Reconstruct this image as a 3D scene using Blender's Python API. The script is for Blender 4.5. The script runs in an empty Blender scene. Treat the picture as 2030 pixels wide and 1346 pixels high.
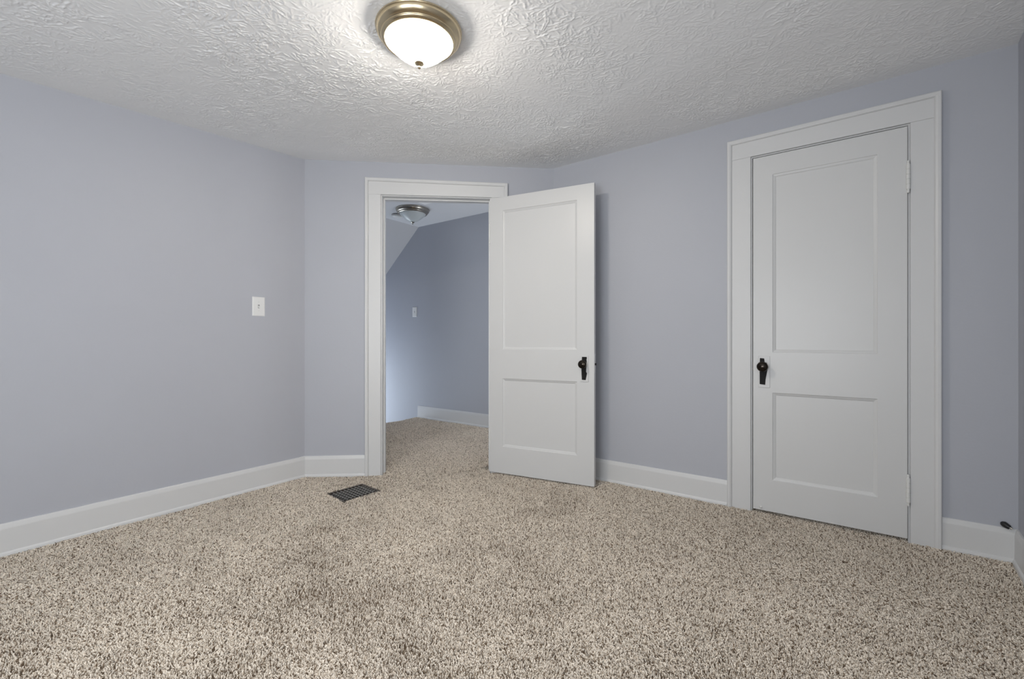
import bpy, bmesh, math, random
import numpy as np
from mathutils import Vector, Matrix

random.seed(7)
rng = np.random.default_rng(11)
SC = bpy.context.scene
COL = SC.collection
R = math.radians

# ------------------------------------------------------------------ camera
YAW = 35.6
cam_data = bpy.data.cameras.new('camera')
cam_data.sensor_width = 36.0
cam_data.lens = 36.0 * 870.0 / 2030.0
cam_data.clip_start = 0.02
cam = bpy.data.objects.new('camera', cam_data)
cam.location = (0, 0, 1.0)
cam.rotation_euler = (R(90), 0, R(YAW))
COL.objects.link(cam)
SC.camera = cam

# ------------------------------------------------------------------ world, daylight, exposure
w = bpy.data.worlds.new('world')
SC.world = w
w.use_nodes = True
w.node_tree.nodes['Background'].inputs[0].default_value = (0.75, 0.85, 1.0, 1)
w.node_tree.nodes['Background'].inputs[1].default_value = 0.03


def area(name, loc, direction, sx, sy, watts, color):
    l = bpy.data.lights.new(name, 'AREA')
    l.shape = 'RECTANGLE'
    l.size = sx
    l.size_y = sy
    l.energy = watts
    l.color = color
    o = bpy.data.objects.new(name, l)
    o.location = loc
    o.rotation_euler = Vector(direction).to_track_quat('-Z', 'Y').to_euler()
    COL.objects.link(o)
    return o


DAY = (0.92, 0.965, 1.0)
area('daylight_rear', (-0.525, -1.66, 1.10), (0, 1, 0.42), 1.15, 1.2, 50, DAY)
area('daylight_side', (0.47, -0.75, 1.10), (-1, 0.087, 0.0), 1.0, 1.2, 30, DAY)
area('daylight_stairs', (-6.19, 3.42, 0.1), (1, 0, 0.12), 0.8, 1.5, 37, (0.80, 0.90, 1.0))
area('hall_fill_light', (-1.63, 3.45, 1.4), (-1, 0, 0.0), 0.55, 0.95, 14, DAY)  # added fill lamp for the right part of the hall

SC.view_settings.view_transform = 'Standard'
SC.view_settings.look = 'None'
SC.view_settings.gamma = 1.0
SC.view_settings.use_curve_mapping = False
SC.view_settings.exposure = 0.16
LAMP = 120.0


# ------------------------------------------------------------------ materials
def mat(name, base, rough=0.5, metal=0.0, spec=0.5):
    m = bpy.data.materials.new(name)
    m.use_nodes = True
    b = m.node_tree.nodes['Principled BSDF']
    b.inputs['Base Color'].default_value = (*base, 1)
    b.inputs['Roughness'].default_value = rough
    b.inputs['Metallic'].default_value = metal
    b.inputs['Specular IOR Level'].default_value = spec
    return m


def noise_bump(m, scale, strength, dist, detail=3, vary=0.0, stretch=(1, 1, 1)):
    nt = m.node_tree
    b = nt.nodes['Principled BSDF']
    tc = nt.nodes.new('ShaderNodeTexCoord')
    mp = nt.nodes.new('ShaderNodeMapping')
    mp.inputs['Scale'].default_value = stretch
    nz = nt.nodes.new('ShaderNodeTexNoise')
    nz.inputs['Scale'].default_value = scale
    nz.inputs['Detail'].default_value = detail
    bp = nt.nodes.new('ShaderNodeBump')
    bp.inputs['Strength'].default_value = strength
    bp.inputs['Distance'].default_value = dist
    L = nt.links.new
    L(tc.outputs['Object'], mp.inputs['Vector'])
    L(mp.outputs['Vector'], nz.inputs['Vector'])
    L(nz.outputs['Fac'], bp.inputs['Height'])
    L(bp.outputs['Normal'], b.inputs['Normal'])
    if vary:
        n2 = nt.nodes.new('ShaderNodeTexNoise')
        n2.inputs['Scale'].default_value = 3.0
        n2.inputs['Detail'].default_value = 4
        mx = nt.nodes.new('ShaderNodeMix')
        mx.data_type = 'RGBA'
        c = b.inputs['Base Color'].default_value
        mx.inputs['A'].default_value = [c[0] * (1 - vary), c[1] * (1 - vary), c[2] * (1 - vary), 1]
        mx.inputs['B'].default_value = [min(1, c[0] * (1 + vary)), min(1, c[1] * (1 + vary)), min(1, c[2] * (1 + vary)), 1]
        L(tc.outputs['Object'], n2.inputs['Vector'])
        L(n2.outputs['Fac'], mx.inputs['Factor'])
        L(mx.outputs['Result'], b.inputs['Base Color'])
    return m


WALL = noise_bump(mat('grey_blue_wall_paint', (0.470, 0.482, 0.527), 0.5, 0, 0.35), 90, 0.25, 0.0015, 4, 0.02)
HALLWALL = noise_bump(mat('hall_wall_paint', (0.45, 0.465, 0.515), 0.5, 0, 0.35), 90, 0.25, 0.0015, 4, 0.02)
CEIL = noise_bump(mat('white_ceiling_texture', (0.90, 0.90, 0.90), 0.75, 0, 0.3), 160, 0.3, 0.001, 3, 0.015)
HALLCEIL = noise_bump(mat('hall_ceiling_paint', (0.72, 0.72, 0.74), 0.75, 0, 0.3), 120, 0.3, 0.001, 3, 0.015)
TRIM = noise_bump(mat('white_trim_enamel', (0.675, 0.675, 0.675), 0.38, 0, 0.4), 55, 0.12, 0.001, 3, 0.012, (1, 1, 0.35))
DOOR = noise_bump(mat('white_door_enamel', (0.66, 0.66, 0.657), 0.36, 0, 0.4), 45, 0.14, 0.001, 3, 0.015, (1, 1, 0.3))
BLACK = noise_bump(mat('worn_black_iron', (0.010, 0.009, 0.009), 0.6, 0.0, 0.2), 140, 0.4, 0.0006)
KNOBM = noise_bump(mat('dark_bronze_knob', (0.035, 0.028, 0.022), 0.16, 0.85), 60, 0.1, 0.0005)
PAINTED = noise_bump(mat('painted_hinge', (0.74, 0.74, 0.72), 0.45), 220, 0.35, 0.0008)
BRASS = mat('aged_brass', (0.62, 0.52, 0.35), 0.27, 1.0)
NICKEL = mat('brushed_nickel', (0.44, 0.41, 0.36), 0.25, 1.0)
PLATE = mat('white_switch_plastic', (0.80, 0.80, 0.79), 0.35)
SLOT = mat('switch_shadow_slot', (0.30, 0.30, 0.30), 0.6)
BARS = mat('register_bars', (0.34, 0.33, 0.31), 0.4, 0.3)
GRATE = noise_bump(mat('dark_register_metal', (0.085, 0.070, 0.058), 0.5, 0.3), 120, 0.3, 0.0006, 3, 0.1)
DUCT = mat('black_duct', (0.012, 0.011, 0.010), 0.8)
RUBBER = mat('black_cable_rubber', (0.012, 0.012, 0.013), 0.4)
DARK = mat('closet_dark', (0.08, 0.08, 0.08), 0.9)
SUBFLOOR = noise_bump(mat('floor_backing', (0.20, 0.16, 0.12), 0.95, 0, 0.1), 200, 0.5, 0.002, 3, 0.1)

GLASS_LIT = bpy.data.materials.new('lit_frosted_glass')
GLASS_LIT.use_nodes = True
_b = GLASS_LIT.node_tree.nodes['Principled BSDF']
_b.inputs['Base Color'].default_value = (0.95, 0.93, 0.9, 1)
_b.inputs['Roughness'].default_value = 0.4
_b.inputs['Emission Color'].default_value = (1.0, 0.93, 0.83, 1)
_nt = GLASS_LIT.node_tree
_tc = _nt.nodes.new('ShaderNodeTexCoord')
_sx = _nt.nodes.new('ShaderNodeSeparateXYZ')
_mr = _nt.nodes.new('ShaderNodeMapRange')       # glow graded, weakest at the rim, to dim the halo on the ceiling
_mr.inputs['From Min'].default_value = -0.055
_mr.inputs['From Max'].default_value = -0.125
_mr.inputs['To Min'].default_value = LAMP * 0.18
_mr.inputs['To Max'].default_value = LAMP * 1.1
_nt.links.new(_tc.outputs['Object'], _sx.inputs[0])
_nt.links.new(_sx.outputs['Z'], _mr.inputs['Value'])
_nt.links.new(_mr.outputs['Result'], _b.inputs['Emission Strength'])
GLASS_OFF = mat('unlit_frosted_glass', (0.62, 0.66, 0.67), 0.35)

PANE = bpy.data.materials.new('window_glass')
PANE.use_nodes = True
_nt = PANE.node_tree
_nt.nodes.clear()
_o = _nt.nodes.new('ShaderNodeOutputMaterial')
_m = _nt.nodes.new('ShaderNodeMixShader')
_t = _nt.nodes.new('ShaderNodeBsdfTransparent')
_g = _nt.nodes.new('ShaderNodeBsdfGlossy')
_g.inputs['Roughness'].default_value = 0.05
_m.inputs[0].default_value = 0.06
_nt.links.new(_t.outputs[0], _m.inputs[1])
_nt.links.new(_g.outputs[0], _m.inputs[2])
_nt.links.new(_m.outputs[0], _o.inputs[0])


# ------------------------------------------------------------------ mesh helpers
def link(name, bm, m, parent=None, smooth=False, bevel=0.0, autosmooth=None):
    bmesh.ops.recalc_face_normals(bm, faces=bm.faces)
    me = bpy.data.meshes.new(name)
    bm.to_mesh(me)
    bm.free()
    me.materials.append(m)
    if smooth:
        me.polygons.foreach_set('use_smooth', [True] * len(me.polygons))
        if autosmooth:
            me.set_sharp_from_angle(angle=R(autosmooth))
    o = bpy.data.objects.new(name, me)
    COL.objects.link(o)
    if parent:
        o.parent = parent
    if bevel:
        md = o.modifiers.new('bevel', 'BEVEL')
        md.width = bevel
        md.segments = 2
        md.limit_method = 'ANGLE'
        md.angle_limit = R(50)
    return o


def empty(name, loc=(0, 0, 0), rotz=0.0):
    o = bpy.data.objects.new(name, None)
    o.location = loc
    o.rotation_euler = (0, 0, rotz)
    o.empty_display_size = 0.05
    COL.objects.link(o)
    return o


def tag(o, label, cat, kind=None, group=None):
    o['label'] = label
    o['category'] = cat
    if kind:
        o['kind'] = kind
    if group:
        o['group'] = group
    return o


def struct(o, label, cat):
    return tag(o, label, cat, 'structure')


def box(bm, a, b, M=None):
    vs = []
    for x in (a[0], b[0]):
        for y in (a[1], b[1]):
            for z in (a[2], b[2]):
                v = Vector((x, y, z))
                vs.append(bm.verts.new(M @ v if M else v))
    for f in ((0, 1, 3, 2), (4, 6, 7, 5), (0, 4, 5, 1), (2, 3, 7, 6), (0, 2, 6, 4), (1, 5, 7, 3)):
        bm.faces.new([vs[i] for i in f])
    return bm


def prism(bm, poly, z0, z1):
    lo = [bm.verts.new((p[0], p[1], z0)) for p in poly]
    hi = [bm.verts.new((p[0], p[1], z1)) for p in poly]
    n = len(poly)
    bm.faces.new(lo)
    bm.faces.new(hi)
    for i in range(n):
        j = (i + 1) % n
        bm.faces.new((lo[i], lo[j], hi[j], hi[i]))
    return bm


def extrude_profile(bm, prof, pts, M=None):
    """prof: closed list of (n, z); pts: list of (origin, out-dir) 2D sections with n measured along out-dir."""
    rings = []
    for (o, d) in pts:
        rings.append([bm.verts.new((o[0] + d[0] * n, o[1] + d[1] * n, z)) for n, z in prof])
    k = len(prof)
    for a, b in zip(rings, rings[1:]):
        for i in range(k):
            j = (i + 1) % k
            bm.faces.new((a[i], a[j], b[j], b[i]))
    bm.faces.new(rings[0])
    bm.faces.new(rings[-1])
    return bm


def lathe(bm, prof, n=48, M=None):
    rings = []
    for r, z in prof:
        if r < 1e-6:
            v = Vector((0, 0, z))
            rings.append([bm.verts.new(M @ v if M else v)])
        else:
            ring = []
            for i in range(n):
                a = 2 * math.pi * i / n
                v = Vector((r * math.cos(a), r * math.sin(a), z))
                ring.append(bm.verts.new(M @ v if M else v))
            rings.append(ring)
    for a, b in zip(rings, rings[1:]):
        for i in range(n):
            j = (i + 1) % n
            if len(a) == 1 and len(b) == 1:
                continue
            if len(a) == 1:
                bm.faces.new((a[0], b[j], b[i]))
            elif len(b) == 1:
                bm.faces.new((a[i], a[j], b[0]))
            else:
                bm.faces.new((a[i], a[j], b[j], b[i]))
    return bm


def tube(bm, pts, rad, n=12):
    pts = [Vector(p) for p in pts]
    rings = []
    for i, p in enumerate(pts):
        t = (pts[min(i + 1, len(pts) - 1)] - pts[max(i - 1, 0)]).normalized()
        q = t.to_track_quat('Z', 'Y')
        r = rad[i] if isinstance(rad, (list, tuple)) else rad
        rings.append([bm.verts.new(p + q @ Vector((r * math.cos(2 * math.pi * k / n), r * math.sin(2 * math.pi * k / n), 0))) for k in range(n)])
    for a, b in zip(rings, rings[1:]):
        for i in range(n):
            j = (i + 1) % n
            bm.faces.new((a[i], a[j], b[j], b[i]))
    bm.faces.new(rings[0])
    bm.faces.new(rings[-1])
    return bm


def frame_matrix(origin, d, n):
    """local (s along the wall, n out of the wall, z up) -> world"""
    return Matrix(((d[0], n[0], 0, origin[0]), (d[1], n[1], 0, origin[1]), (0, 0, 1, 0), (0, 0, 0, 1)))


# ------------------------------------------------------------------ plan of the room
P0 = (-3.10, -1.50)
P1 = (-3.10, 1.7265)
P2 = (-1.70, 2.92)
P3 = (0.70, 2.92)
P4 = (0.32, -1.50)
dl = math.hypot(P2[0] - P1[0], P2[1] - P1[1])
D = ((P2[0] - P1[0]) / dl, (P2[1] - P1[1]) / dl)
N = (D[1], -D[0])
nl = math.hypot(P4[0] - P3[0], P4[1] - P3[1])
DN = ((P4[0] - P3[0]) / nl, (P4[1] - P3[1]) / nl)      # along the near right wall, away from the corner
NN = (DN[1], -DN[0])
if NN[0] > 0:
    NN = (-NN[0], -NN[1])                               # into the room
T = 0.12
MD = frame_matrix(P1, D, N)
MR = frame_matrix((0, 2.92), (1, 0), (0, -1))
ML = frame_matrix((-3.10, 0), (0, 1), (1, 0))
MH = frame_matrix((0, 3.90), (1, 0), (0, -1))


def ceil_h(x, y):
    f = np.clip((-1.0 - x) / 2.1, 0, 1)
    return 2.306 + 0.0105 * f - 0.0605 * np.clip(1.7265 - y, 0, 3) * f + 0.009 * np.clip(x + 1.7, 0, 3)


ZT = 2.62
ZB = -0.06
# openings
S0, S1, HD = 0.555, 1.357, 2.062        # doorway in the angled wall (between jamb faces)
C0, C1, HC = -0.352, 0.330, 2.062       # closet door opening in the right wall

# ---- walls
bm = bmesh.new()
prism(bm, [P0, P1, (P1[0] - T, P1[1] + 0.05), (P0[0] - T, P0[1] - T)], ZB, ZT)
struct(link('wall_left', bm, WALL), 'pale blue grey painted wall on the left with a single light switch', 'wall')

bm = bmesh.new()
box(bm, (0, -T, ZB), (S0 - 0.02, 0, ZT), MD)
box(bm, (S1 + 0.02, -T, ZB), (dl, 0, ZT), MD)
box(bm, (S0 - 0.02, -T, HD + 0.02), (S1 + 0.02, 0, ZT), MD)
struct(link('wall_back', bm, WALL), 'short angled grey wall holding the open doorway to the hall', 'wall')

bm = bmesh.new()
box(bm, (P2[0], -T, ZB), (C0 - 0.02, 0, ZT), MR)
box(bm, (C1 + 0.02, -T, ZB), (P3[0] + 0.12, 0, ZT), MR)
box(bm, (C0 - 0.02, -T, HC + 0.02), (C1 + 0.02, 0, ZT), MR)
struct(link('wall_right', bm, WALL), 'grey blue painted wall on the right holding the closed closet door', 'wall')

# near right wall with a window beside the camera
MN = frame_matrix(P3, DN, NN)
WN0, WN1 = 3.12, 4.14
WZ0, WZ1 = 0.46, 1.74
bm = bmesh.new()
box(bm, (-0.0, -T, ZB), (WN0, 0, ZT), MN)
box(bm, (WN1, -T, ZB), (nl + 0.1, 0, ZT), MN)
box(bm, (WN0, -T, ZB), (WN1, 0, WZ0), MN)
box(bm, (WN0, -T, WZ1), (WN1, 0, ZT), MN)
struct(link('wall_near', bm, WALL), 'grey wall meeting the right wall at the far right edge', 'wall')

MB = frame_matrix((0, -1.50), (1, 0), (0, 1))
WR0, WR1 = -1.15, 0.10
bm = bmesh.new()
box(bm, (P0[0] - T, -T, ZB), (WR0, 0, ZT), MB)
box(bm, (WR1, -T, ZB), (P4[0] + 0.15, 0, ZT), MB)
box(bm, (WR0, -T, ZB), (WR1, 0, WZ0), MB)
box(bm, (WR0, -T, WZ1), (WR1, 0, ZT), MB)
struct(link('wall_rear', bm, WALL), 'grey wall with a window behind the viewer', 'wall')


def window(name, M, a, b, label):
    root = struct(empty(name), label, 'window')
    bm = bmesh.new()
    for (s0, s1, z0, z1) in ((a, a + 0.05, WZ0, WZ1), (b - 0.05, b, WZ0, WZ1), (a + 0.05, b - 0.05, WZ0, WZ0 + 0.06), (a + 0.05, b - 0.05, WZ1 - 0.05, WZ1),
                             (a + 0.05, b - 0.05, (WZ0 + WZ1) / 2 - 0.02, (WZ0 + WZ1) / 2 + 0.02)):
        box(bm, (s0, -0.10, z0), (s1, -0.05, z1), M)
    link('window_frame', bm, TRIM, root)
    bm = bmesh.new()
    box(bm, (a + 0.05, -0.078, WZ0 + 0.06), (b - 0.05, -0.074, WZ1 - 0.05), M)
    link('pane', bm, PANE, root)
    bm = bmesh.new()
    box(bm, (a - 0.10, 0, WZ0 - 0.09), (a, 0.02, WZ1 + 0.1), M)
    box(bm, (b, 0, WZ0 - 0.09), (b + 0.10, 0.02, WZ1 + 0.1), M)
    box(bm, (a, 0, WZ1), (b, 0.02, WZ1 + 0.1), M)
    link('window_casing', bm, TRIM, root, bevel=0.002)
    bm = bmesh.new()
    box(bm, (a - 0.12, -0.05, WZ0 - 0.025), (b + 0.12, 0.05, WZ0), M)
    link('window_sill', bm, TRIM, root, bevel=0.003)


window('window_1', MB, WR0, WR1, 'white double hung window in the wall behind the viewer')
window('window_2', MN, WN0, WN1, 'white double hung window in the wall beside the viewer')

# ---- closet behind the closed door
bm = bmesh.new()
box(bm, (-0.60, -0.75, ZB), (0.60, -0.72, ZT), MR)
box(bm, (-0.63, -0.75, ZB), (-0.60, -T, ZT), MR)
box(bm, (0.60, -0.75, ZB), (0.63, -T, ZT), MR)
struct(link('wall_closet', bm, DARK), 'unlit closet walls behind the closed white door', 'wall')

# ---- hall beyond the doorway
HY = 3.90
HZ = 2.45
SX = -4.285
bm = bmesh.new()
box(bm, (-6.3, HY, -1.6), (-1.6, HY + T, ZT + 0.1))
struct(link('wall_hall', bm, HALLWALL), 'blue grey hallway wall seen through the open doorway', 'wall')
bm = bmesh.new()
box(bm, (-1.72, 2.92 + T, ZB), (-1.60, HY, 0.9))
box(bm, (-1.72, 2.92 + T, 1.9), (-1.60, HY, ZT))
box(bm, (-1.72, 2.92 + T, 0.9), (-1.60, 3.15, 1.9))
box(bm, (-1.72, 3.75, 0.9), (-1.60, HY, 1.9))
struct(link('wall_hall_end', bm, HALLWALL), 'blue grey end wall of the hallway behind the open door', 'wall')
bm = bmesh.new()
box(bm, (SX - T, 1.74, -1.6), (SX, 2.90, ZT))
box(bm, (SX, 1.74, ZB), (-3.2, 1.86, ZT))
box(bm, (-6.3, 2.78, -1.6), (SX - T, 2.90, ZT))
struct(link('wall_stairwell', bm, HALLWALL), 'blue grey stairwell wall hidden beside the hallway', 'wall')
bm = bmesh.new()
box(bm, (-6.3, 2.90, -1.6), (-6.2, 3.02, 1.6))
box(bm, (-6.3, 3.82, -1.6), (-6.2, HY, 1.6))
box(bm, (-6.3, 3.02, -1.6), (-6.2, 3.82, -0.66))
box(bm, (-6.3, 3.02, 0.86), (-6.2, 3.82, 1.6))
struct(link('wall_stair_foot', bm, HALLWALL), 'blue grey wall with a window at the foot of the stairs', 'wall')
root = struct(empty('added_hall_window'), 'added window in the hallway end wall, unseen behind the open door', 'window')  # unseen window, added to go with the fill lamp that brightens the hall
bm = bmesh.new()
for q in ((3.15, 3.19, 0.9, 1.9), (3.71, 3.75, 0.9, 1.9), (3.19, 3.71, 0.9, 0.94), (3.19, 3.71, 1.86, 1.9), (3.19, 3.71, 1.38, 1.42)):
    box(bm, (-1.69, q[0], q[2]), (-1.64, q[1], q[3]))
link('window_frame', bm, TRIM, root)
link('pane', box(bmesh.new(), (-1.667, 3.19, 0.94), (-1.663, 3.71, 1.86)), PANE, root)
root = struct(empty('window_3'), 'window at the foot of the stairs', 'window')
bm = bmesh.new()
for q in ((3.02, 3.06, -0.66, 0.86), (3.78, 3.82, -0.66, 0.86), (3.06, 3.78, -0.66, -0.62), (3.06, 3.78, 0.82, 0.86), (3.06, 3.78, 0.08, 0.12)):
    box(bm, (-6.27, q[0], q[2]), (-6.22, q[1], q[3]))
link('window_frame', bm, TRIM, root)
link('pane', box(bmesh.new(), (-6.247, 3.06, -0.62), (-6.243, 3.78, 0.82)), PANE, root)

bm = bmesh.new()
xe = -6.25
ze = HZ - 0.85 * (SX + 0.013 - xe)
prism(bm, [(0, 0), (1, 0), (1, 1), (0, 1)], 0, 1)
bm.free()
bm = bmesh.new()
box(bm, (SX + 0.013, 1.80, HZ), (-1.60, HY + 0.05, HZ + 0.08))
vs = [bm.verts.new(c) for c in ((SX + 0.013, 2.80, HZ), (SX + 0.013, HY + 0.05, HZ), (xe, HY + 0.05, ze), (xe, 2.80, ze),
                                 (SX + 0.013, 2.80, HZ + 0.08), (SX + 0.013, HY + 0.05, HZ + 0.08), (xe, HY + 0.05, ze + 0.08), (xe, 2.80, ze + 0.08))]
for f in ((0, 1, 2, 3), (4, 5, 6, 7), (0, 1, 5, 4), (1, 2, 6, 5), (2, 3, 7, 6), (3, 0, 4, 7)):
    bm.faces.new([vs[i] for i in f])
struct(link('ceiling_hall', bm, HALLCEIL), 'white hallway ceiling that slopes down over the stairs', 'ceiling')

# stairs going down to the left of the hall
bm = bmesh.new()
for i in range(7):
    x1 = SX - 0.24 * i
    box(bm, (x1 - 0.26, 2.90, -0.19 * (i + 1) - 0.2), (x1, HY, -0.19 * (i + 1)))
struct(link('stairs', bm, SUBFLOOR), 'carpeted stairs going down beyond the hallway', 'stairs')

# ---- ceiling with stamped texture (real relief)
G = 0.0028
gx0, gx1, gy0, gy1 = -3.12, 0.74, -1.30, 2.95
nx = int((gx1 - gx0) / G) + 1
ny = int((gy1 - gy0) / G) + 1
H = np.zeros((nx, ny), np.float32)
pts_x, pts_y, pts_h, pts_w = [], [], [], []
cell = 0.085
for i in range(int((gx1 - gx0) / cell) + 2):
    for j in range(int((gy1 - gy0) / cell) + 2):
        cx = gx0 + (i + rng.uniform(-0.45, 0.45)) * cell
        cy = gy0 + (j + rng.uniform(-0.45, 0.45)) * cell
        k = rng.integers(18, 34)
        a0 = rng.uniform(0, 6.283)
        spread = rng.uniform(2.6, 6.283)
        big = rng.uniform(0.65, 1.25)
        for q in range(k):
            a = a0 + spread * (q + rng.uniform(-0.3, 0.3)) / k
            r0 = rng.uniform(0.006, 0.050) * big
            ln = rng.uniform(0.016, 0.066) * big
            n = max(4, int(ln / 0.0018))
            t = np.linspace(0, 1, n)
            curl = rng.uniform(-0.9, 0.9)
            wob = 0.0022 * np.sin(t * rng.uniform(4, 11) + rng.uniform(0, 6))
            rr = r0 + ln * t
            aa = a + curl * t * 0.35 + wob / np.maximum(rr, 0.02)
            hh = rng.uniform(0.5, 1.0) * np.sin(np.pi * np.clip(t * 0.92 + 0.06, 0, 1)) ** 0.6 * (0.75 + 0.25 * np.sin(t * rng.uniform(8, 20) + rng.uniform(0, 6)))
            pts_x.append(cx + rr * np.cos(aa))
            pts_y.append(cy + rr * np.sin(aa))
            pts_h.append(hh)
            pts_w.append(np.full(n, rng.uniform(0.0015, 0.0026)))
px = np.concatenate(pts_x)
py = np.concatenate(pts_y)
ph = np.concatenate(pts_h)
pw = np.concatenate(pts_w)
ix = np.round((px - gx0) / G).astype(int)
iy = np.round((py - gy0) / G).astype(int)
for dx in range(-3, 4):
    for dy in range(-3, 4):
        jx, jy = ix + dx, iy + dy
        ok = (jx >= 0) & (jx < nx) & (jy >= 0) & (jy < ny)
        d2 = (gx0 + jx * G - px) ** 2 + (gy0 + jy * G - py) ** 2
        val = (ph * np.exp(-d2 / (2 * pw ** 2))).astype(np.float32)
        np.maximum.at(H, (jx[ok], jy[ok]), val[ok])


def lattice(shape, step, amp, r=rng):
    """smooth value noise on a grid"""
    a, b = int(shape[0] / step) + 3, int(shape[1] / step) + 3
    g = r.uniform(-1, 1, (a, b))
    u = np.arange(shape[0]) / step
    v = np.arange(shape[1]) / step
    iu, iv = u.astype(int), v.astype(int)
    fu, fv = u - iu, v - iv
    fu = (fu * fu * (3 - 2 * fu))[:, None]
    fv = (fv * fv * (3 - 2 * fv))[None, :]
    g00 = g[np.ix_(iu, iv)]
    g10 = g[np.ix_(iu + 1, iv)]
    g01 = g[np.ix_(iu, iv + 1)]
    g11 = g[np.ix_(iu + 1, iv + 1)]
    return amp * ((g00 * (1 - fu) + g10 * fu) * (1 - fv) + (g01 * (1 - fu) + g11 * fu) * fv)


RELIEF = 0.0044
patch = np.clip(0.85 + lattice(H.shape, 110, 0.45) + lattice(H.shape, 45, 0.3), 0.3, 1.3)
X = gx0 + np.arange(nx) * G
Y = gy0 + np.arange(ny) * G
XX, YY = np.meshgrid(X, Y, indexing='ij')
# the knife-smoothed band along the walls has less relief
dist = np.minimum.reduce([XX + 3.10, 2.92 - YY, -((XX - P1[0]) * -N[0] + (YY - P1[1]) * -N[1])])
edge = np.clip((dist - 0.02) / 0.10, 0.12, 1)
cs, sn = math.cos(R(YAW)), math.sin(R(YAW))
zc = -XX * sn + YY * cs
edge = edge * np.clip((zc - 0.65) / 0.25, 0, 1)                # the stamping thins out over the rear of the room
ZZ = ceil_h(XX, YY) + lattice(H.shape, 150, 0.0015) - RELIEF * H * patch * edge - lattice(H.shape, 3, 0.00022)
inside = (zc > 0.62) & (dist > -0.02) & (XX < 0.74)
cellok = inside[:-1, :-1] & inside[1:, :-1] & inside[:-1, 1:] & inside[1:, 1:]
used = np.zeros(inside.shape, bool)
used[:-1, :-1] |= cellok
used[1:, :-1] |= cellok
used[:-1, 1:] |= cellok
used[1:, 1:] |= cellok
idx = np.full(inside.shape, -1, np.int64)
nv = int(used.sum())
idx[used] = np.arange(nv)
verts = np.stack([XX[used], YY[used], ZZ[used]], 1)
ci, cj = np.nonzero(cellok)
quads = np.stack([idx[ci, cj], idx[ci, cj + 1], idx[ci + 1, cj + 1], idx[ci + 1, cj]], 1)
# plain sheet over the whole room just above the relief
cn = 24
cxs = np.linspace(-3.2, 0.9, cn)
cys = np.linspace(-1.6, 3.0, cn)
CX, CY = np.meshgrid(cxs, cys, indexing='ij')
cv = np.stack([CX.ravel(), CY.ravel(), (ceil_h(CX, CY) + 0.004).ravel()], 1)
cid = np.arange(cn * cn).reshape(cn, cn) + nv
cq = np.stack([cid[:-1, :-1].ravel(), cid[:-1, 1:].ravel(), cid[1:, 1:].ravel(), cid[1:, :-1].ravel()], 1)
verts = np.concatenate([verts, cv])
quads = np.concatenate([quads, cq])


def mesh_from(name, verts, quads, m):
    me = bpy.data.meshes.new(name)
    me.vertices.add(len(verts))
    me.vertices.foreach_set('co', verts.astype(np.float32).ravel())
    me.loops.add(quads.size)
    me.loops.foreach_set('vertex_index', quads.astype(np.int32).ravel())
    me.polygons.add(len(quads))
    me.polygons.foreach_set('loop_start', np.arange(0, quads.size, 4, dtype=np.int32))
    me.polygons.foreach_set('use_smooth', np.ones(len(quads), bool))
    me.update(calc_edges=True)
    me.materials.append(m)
    o = bpy.data.objects.new(name, me)
    COL.objects.link(o)
    return o


struct(mesh_from('ceiling', verts, quads, CEIL), 'white ceiling with stamped crow foot plaster texture', 'ceiling')

# ------------------------------------------------------------------ floor and carpet
RC = Vector((-2.527, 1.738))          # floor register centre
RA = R(-4.0)
RW, RL = 0.222, 0.265                 # across (x) and along (y)


def rect_pts(c, a, w_, l_):
    ca, sa = math.cos(a), math.sin(a)
    return [(c.x + ca * x - sa * y, c.y + sa * x + ca * y) for x, y in ((-w_ / 2, -l_ / 2), (w_ / 2, -l_ / 2), (w_ / 2, l_ / 2), (-w_ / 2, l_ / 2))]


def holed(outer, hole, z):
    bm = bmesh.new()
    es = []
    for loop in (outer, hole):
        vs = [bm.verts.new((p[0], p[1], z)) for p in loop]
        for i in range(len(vs)):
            es.append(bm.edges.new((vs[i], vs[(i + 1) % len(vs)])))
    bmesh.ops.triangle_fill(bm, use_beauty=True, use_dissolve=False, edges=es)
    return bm


outer = [(SX, -1.62), (0.95, -1.62), (0.95, 3.80), (-1.6, 3.80), (-1.6, HY), (SX, HY)]
hole = rect_pts(RC, RA, RW - 0.03, RL - 0.03)
struct(link('floor', holed(outer, hole, -0.020), SUBFLOOR), 'floor under the beige carpet', 'floor')

CARPET = bpy.data.materials.new('flecked_beige_carpet')
CARPET.use_nodes = True
nt = CARPET.node_tree
b = nt.nodes['Principled BSDF']
b.inputs['Roughness'].default_value = 0.95
b.inputs['Specular IOR Level'].default_value = 0.1
at = nt.nodes.new('ShaderNodeAttribute')
at.attribute_name = 'yarn'
nt.links.new(at.outputs['Color'], b.inputs['Base Color'])
BACKING = mat('carpet_backing', (0.20, 0.155, 0.115), 1.0, 0, 0.05)
noise_bump(BACKING, 240, 0.7, 0.003, 3, 0.25)

bk = lambda s: (P1[0] + D[0] * s - N[0] * T, P1[1] + D[1] * s - N[1] * T)
sb = (-1.72 - P1[0] + N[0] * T) / D[0]
sl = (1.86 - P1[1] + N[1] * T) / D[1]
cloth = [P0, P4, P3, (C1, 2.92), (C1, 3.0), (C0, 3.0), (C0, 2.92), P2, (P1[0] + D[0] * S1, P1[1] + D[1] * S1), bk(S1), bk(sb), (-1.72, HY), (SX, HY), (SX, 1.86), bk(sl), bk(S0),
         (P1[0] + D[0] * S0, P1[1] + D[1] * S0), P1]


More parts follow.
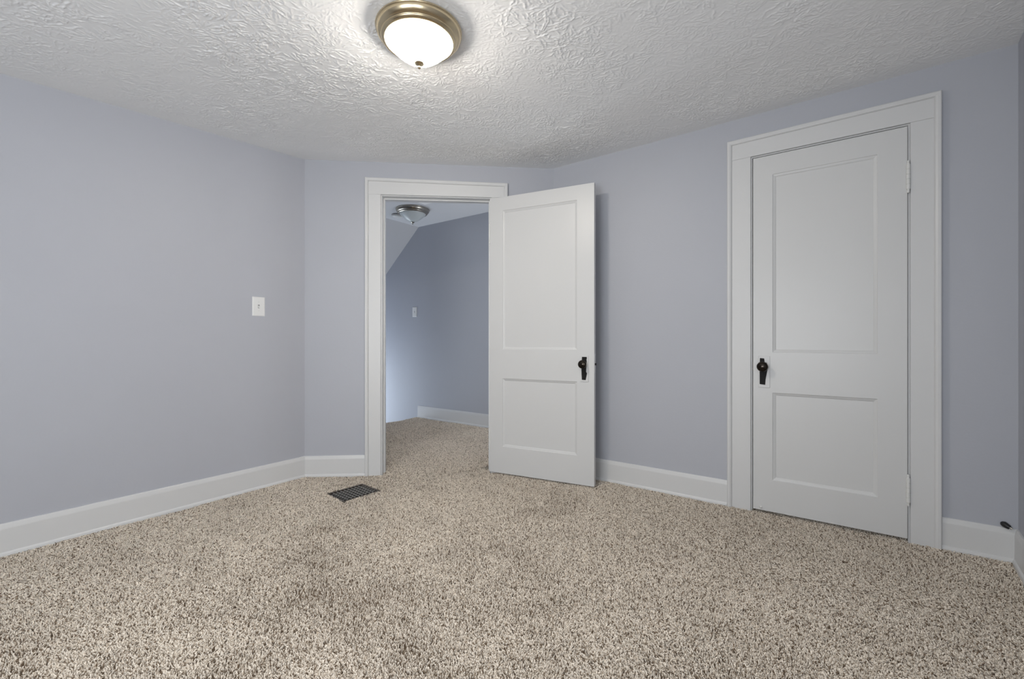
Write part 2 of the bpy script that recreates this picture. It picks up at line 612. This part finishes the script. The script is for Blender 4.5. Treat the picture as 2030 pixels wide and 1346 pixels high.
def inset(poly, d):
    out = []
    m = len(poly)
    for i in range(m):
        a, b_, c = Vector(poly[i - 1]), Vector(poly[i]), Vector(poly[(i + 1) % m])
        e1, e2 = (b_ - a).normalized(), (c - b_).normalized()
        n1, n2 = Vector((-e1.y, e1.x)), Vector((-e2.y, e2.x))
        out.append(tuple(b_ + (n1 + n2) * (d / max(0.15, 1 + n1.dot(n2)))))
    return out


cloth = inset(cloth, 0.004)
carpet = link('carpet', holed(cloth, hole, -0.012), BACKING)
tag(carpet, 'wall to wall beige carpet flecked with brown covering the floor', 'carpet', 'stuff')

DENS = 72000
bx0, bx1, by0, by1 = -4.29, 0.72, -0.2, 3.90
cnt = int(DENS * (bx1 - bx0) * (by1 - by0))
tx = rng.uniform(bx0, bx1, cnt)
ty = rng.uniform(by0, by1, cnt)
zc = -tx * sn + ty * cs
off = (tx - P1[0]) * N[0] + (ty - P1[1]) * N[1]        # distance in front of the angled wall
sal = (tx - P1[0]) * D[0] + (ty - P1[1]) * D[1]
nd = (tx - P3[0]) * NN[0] + (ty - P3[1]) * NN[1]
room = (tx > -3.10 + 0.020) & (off > 0.020) & (ty < 2.92 - 0.018) & (nd > 0.02)
sill = (sal > S0 + 0.004) & (sal < S1 - 0.004) & (off <= 0.03) & (off > -0.20)
hall = (off < -T) & (ty < HY - 0.02) & (tx > SX) & (tx < -1.73)
closet = (tx > C0) & (tx < C1) & (ty > 2.88) & (ty < 2.98)
dxr = (tx - RC.x) * math.cos(-RA) - (ty - RC.y) * math.sin(-RA)
dyr = (tx - RC.x) * math.sin(-RA) + (ty - RC.y) * math.cos(-RA)
reg = (np.abs(dxr) < RW / 2 + 0.002) & (np.abs(dyr) < RL / 2 + 0.002)
keep = (room | sill | hall | closet) & ~reg & (zc > 0.75)
tx, ty, dxr, dyr = tx[keep], ty[keep], dxr[keep], dyr[keep]
n = len(tx)


def field(step, x, y):
    g = lattice((int((bx1 - bx0) / 0.01) + 2, int((by1 - by0) / 0.01) + 2), step / 0.01, 1.0)
    return g[((x - bx0) / 0.01).astype(int), ((y - by0) / 0.01).astype(int)]


brush = 0.75 * field(0.42, tx, ty) + 0.6 * field(0.19, tx, ty) + 0.35 * field(0.08, tx, ty)
stay = rng.uniform(0, 1, n) > 0.48 * np.clip(-brush + 0.05, 0, 0.9)      # trodden patches where the pile has opened
tx, ty, brush = tx[stay], ty[stay], brush[stay]
n = len(tx)
lean = R(YAW + 90) + 1.3 * field(0.5, tx, ty) + 1.0 * brush
ang = lean + rng.normal(0, 1.15, n)
lay = np.clip(0.0053 + 0.0036 * brush + rng.normal(0, 0.0018, n), 0.0004, 0.013)
top = np.clip(-0.0005 - 0.0048 * np.clip(-brush, -0.4, 1.1) + rng.normal(0, 0.0020, n), -0.008, 0.005)
K = 4
pos = np.zeros((n, K, 3), np.float32)
curl = rng.normal(0, 0.9, n)
for k in range(K):
    f = k / (K - 1)
    pos[:, k, 0] = tx + np.cos(ang + curl * f) * lay * f ** 1.4
    pos[:, k, 1] = ty + np.sin(ang + curl * f) * lay * f ** 1.4
    pos[:, k, 2] = -0.013 + (top + 0.013) * (1 - (1 - f) ** 1.5)
rad = np.zeros((n, K), np.float32)
r0 = rng.uniform(0.00115, 0.0019, n) * np.clip(1.0 + 0.22 * brush, 0.75, 1.25)
for k, s in enumerate((0.95, 1.05, 1.0, 0.55)):
    rad[:, k] = r0 * s
# yarn colours
u = rng.uniform(0, 1, n)
light = np.array((0.86, 0.775, 0.67))
mid = np.array((0.64, 0.55, 0.45))
dark = np.array((0.20, 0.145, 0.10))
colr = np.where((u < 0.64)[:, None], light, np.where((u < 0.86)[:, None], mid, dark)) * rng.uniform(0.86, 1.1, n)[:, None]
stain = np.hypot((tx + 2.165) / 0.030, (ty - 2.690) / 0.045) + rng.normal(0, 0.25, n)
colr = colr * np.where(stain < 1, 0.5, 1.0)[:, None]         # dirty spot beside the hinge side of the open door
cc = np.ones((n, 4), np.float32)
cc[:, :3] = np.clip(colr, 0, 0.97)
hc = bpy.data.hair_curves.new('pile')
hc.add_curves([K] * n)
hc.position_data.foreach_set('vector', pos.ravel())
ra = hc.attributes.get('radius') or hc.attributes.new('radius', 'FLOAT', 'POINT')
ra.data.foreach_set('value', rad.ravel())
ca = hc.attributes.new('yarn', 'FLOAT_COLOR', 'CURVE')
ca.data.foreach_set('color', cc.ravel())
hc.materials.append(CARPET)
pile = bpy.data.objects.new('pile', hc)
COL.objects.link(pile)
pile.parent = carpet
pile['kind'] = 'stuff'

# ------------------------------------------------------------------ baseboards
BH = 0.148
BPROF = [(0, -0.02), (0.022, -0.02), (0.022, 0.004), (0.020, 0.012), (0.016, 0.017), (0.014, 0.018), (0.013, BH - 0.026), (0.0125, BH - 0.022), (0.008, BH - 0.004), (0.006, BH), (0, BH)]


def baseboard(name, secs, label, prof=BPROF):
    bm = bmesh.new()
    extrude_profile(bm, prof, secs)
    return struct(link(name, bm, TRIM), label, 'baseboard')


def bis(a, b_):
    s = (a[0] + b_[0], a[1] + b_[1])
    k = 2 / (s[0] ** 2 + s[1] ** 2)
    return (s[0] * k, s[1] * k)


NLft, NRgt, NRear = (1, 0), (0, -1), (0, 1)
at_d = lambda s: (P1[0] + D[0] * s, P1[1] + D[1] * s)
baseboard('baseboard_left', [(P0, bis(NLft, NRear)), (P1, bis(NLft, N))], 'white baseboard along the left wall')
baseboard('baseboard_back', [(P1, bis(NLft, N)), (at_d(0.436), N)], 'short white baseboard between left corner and doorway casing')
baseboard('baseboard_back_corner', [(at_d(1.487), N), (P2, bis(N, NRgt))], 'short white baseboard hidden behind the open door')
baseboard('baseboard_right', [(P2, bis(N, NRgt)), ((-0.486, 2.92), NRgt)], 'white baseboard between the open door and the closet casing')
baseboard('baseboard_right_corner', [((0.449, 2.92), NRgt), (P3, bis(NRgt, NN))], 'short white baseboard right of the closet casing')
baseboard('baseboard_near', [(P3, bis(NRgt, NN)), (P4, bis(NN, NRear))], 'white baseboard along the wall at the right edge')
baseboard('baseboard_rear', [(P0, bis(NLft, NRear)), (P4, bis(NN, NRear))], 'white baseboard behind the viewer')
baseboard('baseboard_hall', [((SX + 0.006, HY), NRgt), ((-1.72, HY), NRgt)], 'white baseboard at the foot of the hallway wall')


# ------------------------------------------------------------------ door casings
def casing(name, M, oL, oR, iL, iR, zTL, zTR, zi, wall_t, label, stop_n, zi_r=None):
    root = struct(empty(name), label, 'door casing')
    th, band, bth = 0.019, 0.026, 0.030
    zi_r = zi if zi_r is None else zi_r
    # outer back band, mitred
    prof = [(0, 0), (0, bth - 0.004), (0.004, bth), (band - 0.012, bth), (band - 0.004, bth - 0.004), (band, th), (band, 0)]
    bm = bmesh.new()
    rings = []
    for e, (s, z) in enumerate(((oL, -0.02), (oL, zTL), (oR, zTR), (oR, -0.02))):
        ring = []
        for a, n_ in prof:
            ss = s + (a if e < 2 else -a)
            zz = z - (a if e in (1, 2) else 0)
            ring.append(bm.verts.new(M @ Vector((ss, n_, zz))))
        rings.append(ring)
    for a, b_ in zip(rings, rings[1:]):
        for i in range(len(prof)):
            j = (i + 1) % len(prof)
            bm.faces.new((a[i], a[j], b_[j], b_[i]))
    bm.faces.new(rings[0])
    bm.faces.new(rings[-1])
    link('back_band', bm, TRIM, root)
    g = 0.0003
    for s0, s1, zt in ((oL + band, iL, zi), (iR, oR - band, zi_r)):
        bm = bmesh.new()
        box(bm, (s0, 0, -0.02), (s1, th, zt - g), M)
        link('side_casing', bm, TRIM, root, bevel=0.0012)
    bm = bmesh.new()
    s0, s1 = oL + band, oR - band
    vs = []
    for s, zl, zh in ((s0, zi + g, zTL - band), (s1, zi_r + g, zTR - band)):
        for n_ in (0, th):
            for z in (zl, zh):
                vs.append(bm.verts.new(M @ Vector((s, n_, z))))
    for f in ((0, 1, 3, 2), (4, 6, 7, 5), (0, 4, 5, 1), (2, 3, 7, 6), (0, 2, 6, 4), (1, 5, 7, 3)):
        bm.faces.new([vs[i] for i in f])
    link('head_casing', bm, TRIM, root, bevel=0.0012)
    # jamb lining the opening
    jl, jr, jz = iL + 0.008, iR - 0.008, min(zi, zi_r) - 0.006
    jn = 0.004
    bm = bmesh.new()
    box(bm, (jl - 0.02, -wall_t - 0.01, -0.02), (jl, jn, jz), M)
    box(bm, (jr, -wall_t - 0.01, -0.02), (jr + 0.02, jn, jz), M)
    box(bm, (jl - 0.02, -wall_t - 0.01, jz), (jr + 0.02, jn, jz + 0.02), M)
    link('jamb', bm, TRIM, root, bevel=0.0015)
    bm = bmesh.new()
    a, b_ = stop_n
    box(bm, (jl, a, -0.02), (jl + 0.012, b_, jz), M)
    box(bm, (jr - 0.012, a, -0.02), (jr, b_, jz), M)
    box(bm, (jl + 0.012, a, jz - 0.012), (jr - 0.012, b_, jz), M)
    link('door_stop', bm, TRIM, root, bevel=0.002)
    return root


casing('trim_1', MD, 0.434, 1.487, 0.547, 1.365, 2.192, 2.178, 2.070, T, 'white casing around the open doorway in the angled wall', (-0.075, -0.040))
casing('trim_2', MR, -0.484, 0.449, -0.360, 0.338, 2.184, 2.190, 2.069, T, 'white casing around the closed closet door', (-0.085, -0.050))


# ------------------------------------------------------------------ doors
def door_leaf(root, W, Hh, TH, u0, u1, rows):
    """frame with sunk panels; local x across, y into the door (front at 0), z up"""
    steps = [(0.0, 0.0), (0.003, 0.0035), (0.009, 0.0055), (0.015, 0.0085), (0.017, 0.0105)]
    bm = bmesh.new()
    zs = [0] + [z for r in rows for z in r] + [Hh]
    us = [0, u0, u1, W]
    for side in (0, 1):
        fy = (lambda d: d) if side == 0 else (lambda d: TH - d)
        for iu in range(3):
            for iz in range(len(zs) - 1):
                a, b_, c, d = us[iu], us[iu + 1], zs[iz], zs[iz + 1]
                if iu == 1 and iz % 2 == 1:
                    prev = None
                    for (ins, dep) in steps:
                        ring = [bm.verts.new((x, fy(dep), z)) for x, z in ((a + ins, c + ins), (b_ - ins, c + ins), (b_ - ins, d - ins), (a + ins, d - ins))]
                        if prev:
                            for i in range(4):
                                j = (i + 1) % 4
                                bm.faces.new((prev[i], prev[j], ring[j], ring[i]))
                        prev = ring
                else:
                    bm.faces.new([bm.verts.new((x, fy(0), z)) for x, z in ((a, c), (b_, c), (b_, d), (a, d))])
    for iz in range(len(zs) - 1):
        for x in (0, W):
            bm.faces.new([bm.verts.new((x, y, z)) for y, z in ((0, zs[iz]), (TH, zs[iz]), (TH, zs[iz + 1]), (0, zs[iz + 1]))])
    for iu in range(3):
        for z in (0, Hh):
            bm.faces.new([bm.verts.new((x, y, z)) for x, y in ((us[iu], 0), (us[iu + 1], 0), (us[iu + 1], TH), (us[iu], TH))])
    bmesh.ops.remove_doubles(bm, verts=bm.verts, dist=1e-5)
    link('door_leaf', bm, DOOR, root, bevel=0.0018)
    for (z0, z1) in rows:
        bm = bmesh.new()
        box(bm, (u0 + 0.0165, 0.0102, z0 + 0.0165), (u1 - 0.0165, TH - 0.0102, z1 - 0.0165))
        link('panel', bm, DOOR, root)


def knob_set(root, u, z, pu, pz, TH, patch, back=True, long_neck=0.0):
    """escutcheon, bare iron patch and round knob on the front face (y<0)"""
    def one(sgn, y0, full):
        M = Matrix.Translation((0, y0, 0)) @ Matrix.Scale(sgn, 4, (0, 1, 0))
        bm = bmesh.new()
        w_, h_ = 0.029, 0.091
        box(bm, (pu - w_, -0.004, pz - h_), (pu + w_, 0, pz + h_), M)
        esc = link('escutcheon', bm, DOOR, root, bevel=0.002)
        esc['label'] = 'white painted escutcheon plate'
        if full:
            bm = bmesh.new()
            f = [bm.verts.new(M @ Vector((pu + a, -0.0046, pz + c))) for a, c in patch]
            g = [bm.verts.new(M @ Vector((pu + a, -0.0030, pz + c))) for a, c in patch]
            bm.faces.new(f)
            bm.faces.new(g)
            for i in range(len(f)):
                j = (i + 1) % len(f)
                bm.faces.new((f[i], f[j], g[j], g[i]))
            p = link('bare_patch', bm, BLACK, esc)
            p['label'] = 'bare black metal where paint has chipped off'
        bm = bmesh.new()
        Mk = M @ Matrix.Translation((u, 0, z)) @ Matrix.Rotation(R(90), 4, 'X')
        L = 0.018 + long_neck
        lathe(bm, [(0, 0.0035), (0.017, 0.0035), (0.0175, 0.0075), (0.012, 0.009), (0.0085, 0.012), (0.008, L), (0.012, L + 0.003), (0.021, L + 0.007), (0.0272, L + 0.014),
                   (0.0290, L + 0.021), (0.0285, L + 0.026), (0.0255, L + 0.0315), (0.020, L + 0.0345), (0.0195, L + 0.0335), (0.011, L + 0.0365), (0, L + 0.0375)], 36, Mk)
        k = link('knob', bm, KNOBM, root, smooth=True, autosmooth=40)
        k['label'] = 'dark round door knob'
    one(1, 0, True)
    if back:
        one(-1, TH, False)


def hinge(root, x, y, z0, z1, leaf_dir, leaf_y=0.009, r=0.0082):
    bm = bmesh.new()
    zm = [z0 + (z1 - z0) * t for t in (0.08, 0.25, 0.42, 0.58, 0.75, 0.92)]
    prof = [(0, z0 - 0.006), (0.005, z0 - 0.005), (0.0062, z0 + 0.003), (0.0045, z0 + 0.004)]
    for a, b_ in zip(zm, zm[1:]):
        prof += [(r * 0.8, a + 0.0004), (r, a + 0.0012), (r, b_ - 0.0012), (r * 0.8, b_ - 0.0004)]
    prof += [(0.0045, z1 - 0.004), (0.0062, z1 - 0.003), (0.005, z1 + 0.005), (0, z1 + 0.006)]
    lathe(bm, prof, 20, Matrix.Translation((x, y, 0)))
    h = link('hinge', bm, PAINTED, root, smooth=True, autosmooth=35)
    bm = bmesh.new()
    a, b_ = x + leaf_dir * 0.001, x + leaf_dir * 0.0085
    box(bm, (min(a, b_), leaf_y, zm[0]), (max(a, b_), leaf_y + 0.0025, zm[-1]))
    lf = link('hinge_leaf_shade', bm, GRATE, h)  # dark strip beside the barrel; shade of the slot is put into its colour
    lf['label'] = 'dark unpainted hinge leaf, slot shade put into its colour'


# closed closet door: local origin at its left bottom front corner
d1 = struct(empty('door_1', (-0.3475, 2.904, 0.014)), 'closed white two panel door with black knob on the right wall', 'door')
door_leaf(d1, 0.6750, 2.0415, 0.038, 0.098, 0.561, [(0.182, 0.683), (0.912, 1.930)])
PATCH_A = [(-0.022, -0.072), (0.006, -0.075), (0.008, -0.045), (0.012, -0.02), (0.016, 0.006), (0.020, 0.03), (0.014, 0.052), (0.003, 0.056), (0.001, 0.077), (-0.021, 0.079), (-0.0225, 0.03)]
knob_set(d1, 0.0515, 0.831, 0.0565, 0.800, 0.038, PATCH_A)
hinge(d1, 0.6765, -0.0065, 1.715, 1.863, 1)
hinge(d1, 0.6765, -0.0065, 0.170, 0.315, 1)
bm = bmesh.new()
lathe(bm, [(0.007, 0), (0.0075, 0.003), (0.006, 0.007), (0.003, 0.009), (0, 0.0095)], 16, Matrix.Translation((0.040, 0, 0.018)) @ Matrix.Rotation(R(90), 4, 'X'))
link('bumper', bm, PAINTED, d1, smooth=True)
bm = bmesh.new()
box(bm, (-0.0035, 0.008, 0.805), (0.0, 0.028, 0.86))
link('latch', bm, GRATE, d1)

# open door swung back towards the right wall
DA = math.atan2(0.16989, 0.98546)
d2 = struct(empty('door_2', (-2.0566, 2.586, 0.008), DA), 'open white two panel door swung back into the room', 'door')
door_leaf(d2, 0.800, 2.049, 0.036, 0.107, 0.680, [(0.198, 0.704), (0.920, 1.948)])
PATCH_B = [(-0.016, -0.077), (0.011, -0.078), (0.017, -0.050), (0.020, -0.032), (0.014, -0.022), (0.015, 0.02), (0.018, 0.05), (0.0165, 0.062), (0.019, 0.068), (0.018, 0.079), (-0.015, 0.079), (-0.018, 0.04), (-0.019, 0.0), (-0.018, -0.04)]
knob_set(d2, 0.728, 0.825, 0.731, 0.795, 0.036, PATCH_B)
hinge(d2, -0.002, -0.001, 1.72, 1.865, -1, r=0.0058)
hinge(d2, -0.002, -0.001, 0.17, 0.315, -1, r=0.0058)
bm = bmesh.new()
box(bm, (0.799, 0.004, 0.765), (0.8012, 0.032, 0.895))
fp = link('latch_plate', bm, DOOR, d2)
bm = bmesh.new()
box(bm, (0.801, 0.012, 0.818), (0.809, 0.025, 0.832))
link('latch', bm, BLACK, fp, bevel=0.002)


# ------------------------------------------------------------------ ceiling lights
def flush_light(loc, metal, glass, label, sc=1.0):
    root = tag(empty('flush_ceiling_light', loc), label, 'ceiling light')
    root.scale = (sc, sc, sc)
    bm = bmesh.new()
    lathe(bm, [(0, -0.001), (0.170, -0.001), (0.1775, -0.0015), (0.179, -0.004), (0.1785, -0.007), (0.1755, -0.009), (0.176, -0.012), (0.174, -0.020), (0.168, -0.029),
               (0.160, -0.0355), (0.1565, -0.037), (0.1555, -0.0395), (0.1565, -0.042), (0.1545, -0.0455), (0.148, -0.050), (0.143, -0.0515), (0.1405, -0.0505), (0.139, -0.046), (0.138, -0.03), (0, -0.028)], 96)
    link('canopy', bm, metal, root, smooth=True, autosmooth=50)
    bm = bmesh.new()
    lathe(bm, [(0.1385, -0.040), (0.1385, -0.046), (0.136, -0.0525), (0.130, -0.0595), (0.120, -0.0690), (0.108, -0.0805), (0.092, -0.0945), (0.072, -0.1095), (0.051, -0.1225), (0.032, -0.1310), (0.016, -0.1355), (0, -0.137)], 96)
    link('glass_shade', bm, glass, root, smooth=True)
    bm = bmesh.new()
    lathe(bm, [(0, -0.1355), (0.0195, -0.1355), (0.0205, -0.1375), (0.0185, -0.1405), (0.012, -0.1435), (0.006, -0.1455), (0.0045, -0.148), (0.0065, -0.1505), (0.0075, -0.1535), (0.0062, -0.157), (0.003, -0.160), (0, -0.162)], 32)
    link('finial', bm, metal, root, smooth=True, autosmooth=60)
    return root


LX, LY = -1.396, 1.278
lamp = flush_light((LX, LY, 2.3015), BRASS, GLASS_LIT, 'lit dome ceiling light with brass rim in the near room')
hl = flush_light((-3.754, 3.338, HZ), NICKEL, GLASS_OFF, 'unlit frosted dome light on the hallway ceiling', 1.04)

# small round detector beside the hall light
sd = tag(empty('smoke_detector', (-4.05, 3.37, HZ)), 'small pale round disc on the hallway ceiling half behind the dome light', 'smoke detector')
bm = bmesh.new()
lathe(bm, [(0, -0.001), (0.066, -0.001), (0.067, -0.008), (0.064, -0.010), (0, -0.010)], 40)
link('base', bm, SLOT, sd, smooth=True, autosmooth=40)
bm = bmesh.new()
lathe(bm, [(0.062, -0.010), (0.060, -0.022), (0.053, -0.029), (0.030, -0.031), (0, -0.031)], 40)
link('cover', bm, PLATE, sd, smooth=True, autosmooth=50)


# ------------------------------------------------------------------ light switches
def light_switch(M, s, z, label, w_=0.079, h_=0.127):
    root = tag(empty('light_switch'), label, 'light switch')
    root.matrix_world = M @ Matrix.Translation((s, 0, z))
    bm = bmesh.new()
    a, b_ = w_ / 2, h_ / 2
    base = [bm.verts.new((x, 0.0, y)) for x, y in ((-a, -b_), (a, -b_), (a, b_), (-a, b_))]
    mid_ = [bm.verts.new((x, 0.004, y)) for x, y in ((-a, -b_), (a, -b_), (a, b_), (-a, b_))]
    fr = [bm.verts.new((x, 0.0065, y)) for x, y in ((-a + 0.006, -b_ + 0.006), (a - 0.006, -b_ + 0.006), (a - 0.006, b_ - 0.006), (-a + 0.006, b_ - 0.006))]
    for p, q in ((base, mid_), (mid_, fr)):
        for i in range(4):
            j = (i + 1) % 4
            bm.faces.new((p[i], p[j], q[j], q[i]))
    bm.faces.new(base)
    bm.faces.new(fr)
    pl = link('plate', bm, PLATE, root)
    bm = bmesh.new()
    box(bm, (-0.0055, 0.0060, -0.0125), (0.0055, 0.0068, 0.0125))
    link('toggle_slot', bm, SLOT, root)
    bm = bmesh.new()
    vs = [bm.verts.new(c) for c in ((-0.0045, 0.0066, -0.008), (0.0045, 0.0066, -0.008), (0.0045, 0.0066, 0.004), (-0.0045, 0.0066, 0.004),
                                    (-0.0035, 0.016, -0.0115), (0.0035, 0.016, -0.0115), (0.0035, 0.0175, -0.0055), (-0.0035, 0.0175, -0.0055))]
    for f in ((0, 1, 2, 3), (4, 5, 6, 7), (0, 1, 5, 4), (1, 2, 6, 5), (2, 3, 7, 6), (3, 0, 4, 7)):
        bm.faces.new([vs[i] for i in f])
    link('toggle', bm, PLATE, root, bevel=0.0008)
    for dz in (0.030, -0.030):
        bm = bmesh.new()
        lathe(bm, [(0.0036, 0.006), (0.0036, 0.0070), (0.0025, 0.0076), (0, 0.0078)], 14, Matrix.Translation((0, 0, dz)) @ Matrix.Rotation(R(-90), 4, 'X'))
        link('screw', bm, PAINTED, root, smooth=True)
    return root


light_switch(ML, 1.4045, 1.2215, 'white toggle light switch on the left wall of the room')
light_switch(MH, -4.345, 1.357, 'white toggle light switch on the hallway wall beyond the doorway')

# ------------------------------------------------------------------ floor register
fr = tag(empty('floor_register', (RC.x, RC.y, 0), RA), 'dark metal floor register grate set in carpet near the doorway', 'floor vent')
bm = bmesh.new()
fw = 0.016
zr0, zr1 = -0.012, -0.0035
x0, x1, y0, y1 = -RW / 2, RW / 2, -RL / 2, RL / 2
box(bm, (x0, y0, zr0), (x0 + fw, y1, zr1))
box(bm, (x1 - fw, y0, zr0), (x1, y1, zr1))
box(bm, (x0 + fw, y0, zr0), (x1 - fw, y0 + fw, zr1))
box(bm, (x0 + fw, y1 - fw, zr0), (x1 - fw, y1, zr1))
link('frame', bm, GRATE, fr, bevel=0.002)
bm = bmesh.new()
for i in range(1, 9):
    y = y0 + fw + (RL - 2 * fw) * i / 9
    box(bm, (x0 + fw, y - 0.0013, zr1 - 0.004), (x1 - fw, y + 0.0013, zr1 - 0.001))
for i in range(1, 7):
    x = x0 + fw + (RW - 2 * fw) * i / 7
    box(bm, (x - 0.0013, y0 + fw, zr1 - 0.005), (x + 0.0013, y1 - fw, zr1 - 0.0015))
g = link('grille', bm, BARS, fr)
bm = bmesh.new()
h2 = 0.015
for q in (((x0 + h2, y0 + h2, -0.16), (x0 + h2 + 0.003, y1 - h2, -0.012)), ((x1 - h2 - 0.003, y0 + h2, -0.16), (x1 - h2, y1 - h2, -0.012)),
          ((x0 + h2, y0 + h2, -0.16), (x1 - h2, y0 + h2 + 0.003, -0.012)), ((x0 + h2, y1 - h2 - 0.003, -0.16), (x1 - h2, y1 - h2, -0.012)),
          ((x0 + h2, y0 + h2, -0.163), (x1 - h2, y1 - h2, -0.16))):
    box(bm, *q)
link('duct', bm, DUCT, fr)

# ------------------------------------------------------------------ black cable end on the baseboard in the right corner
cb = tag(empty('cable_end', (0.664, 2.915, 0.158)), 'short black cable end poking out above the baseboard in the right corner', 'cable')
bm = bmesh.new()
tube(bm, [(-0.010, 0.006, 0.006), (-0.009, -0.002, 0.006), (-0.006, -0.008, 0.004), (0.0, -0.013, 0.001), (0.006, -0.016, -0.002)], [0.010, 0.0125, 0.0125, 0.011, 0.0095], 16)
link('plug', bm, RUBBER, cb, smooth=True, autosmooth=60)
bm = bmesh.new()
tube(bm, [(0.005, -0.0155, -0.0016), (0.012, -0.0185, -0.0045)], 0.0045, 12)
link('tip', bm, NICKEL, cb, smooth=True, autosmooth=60)
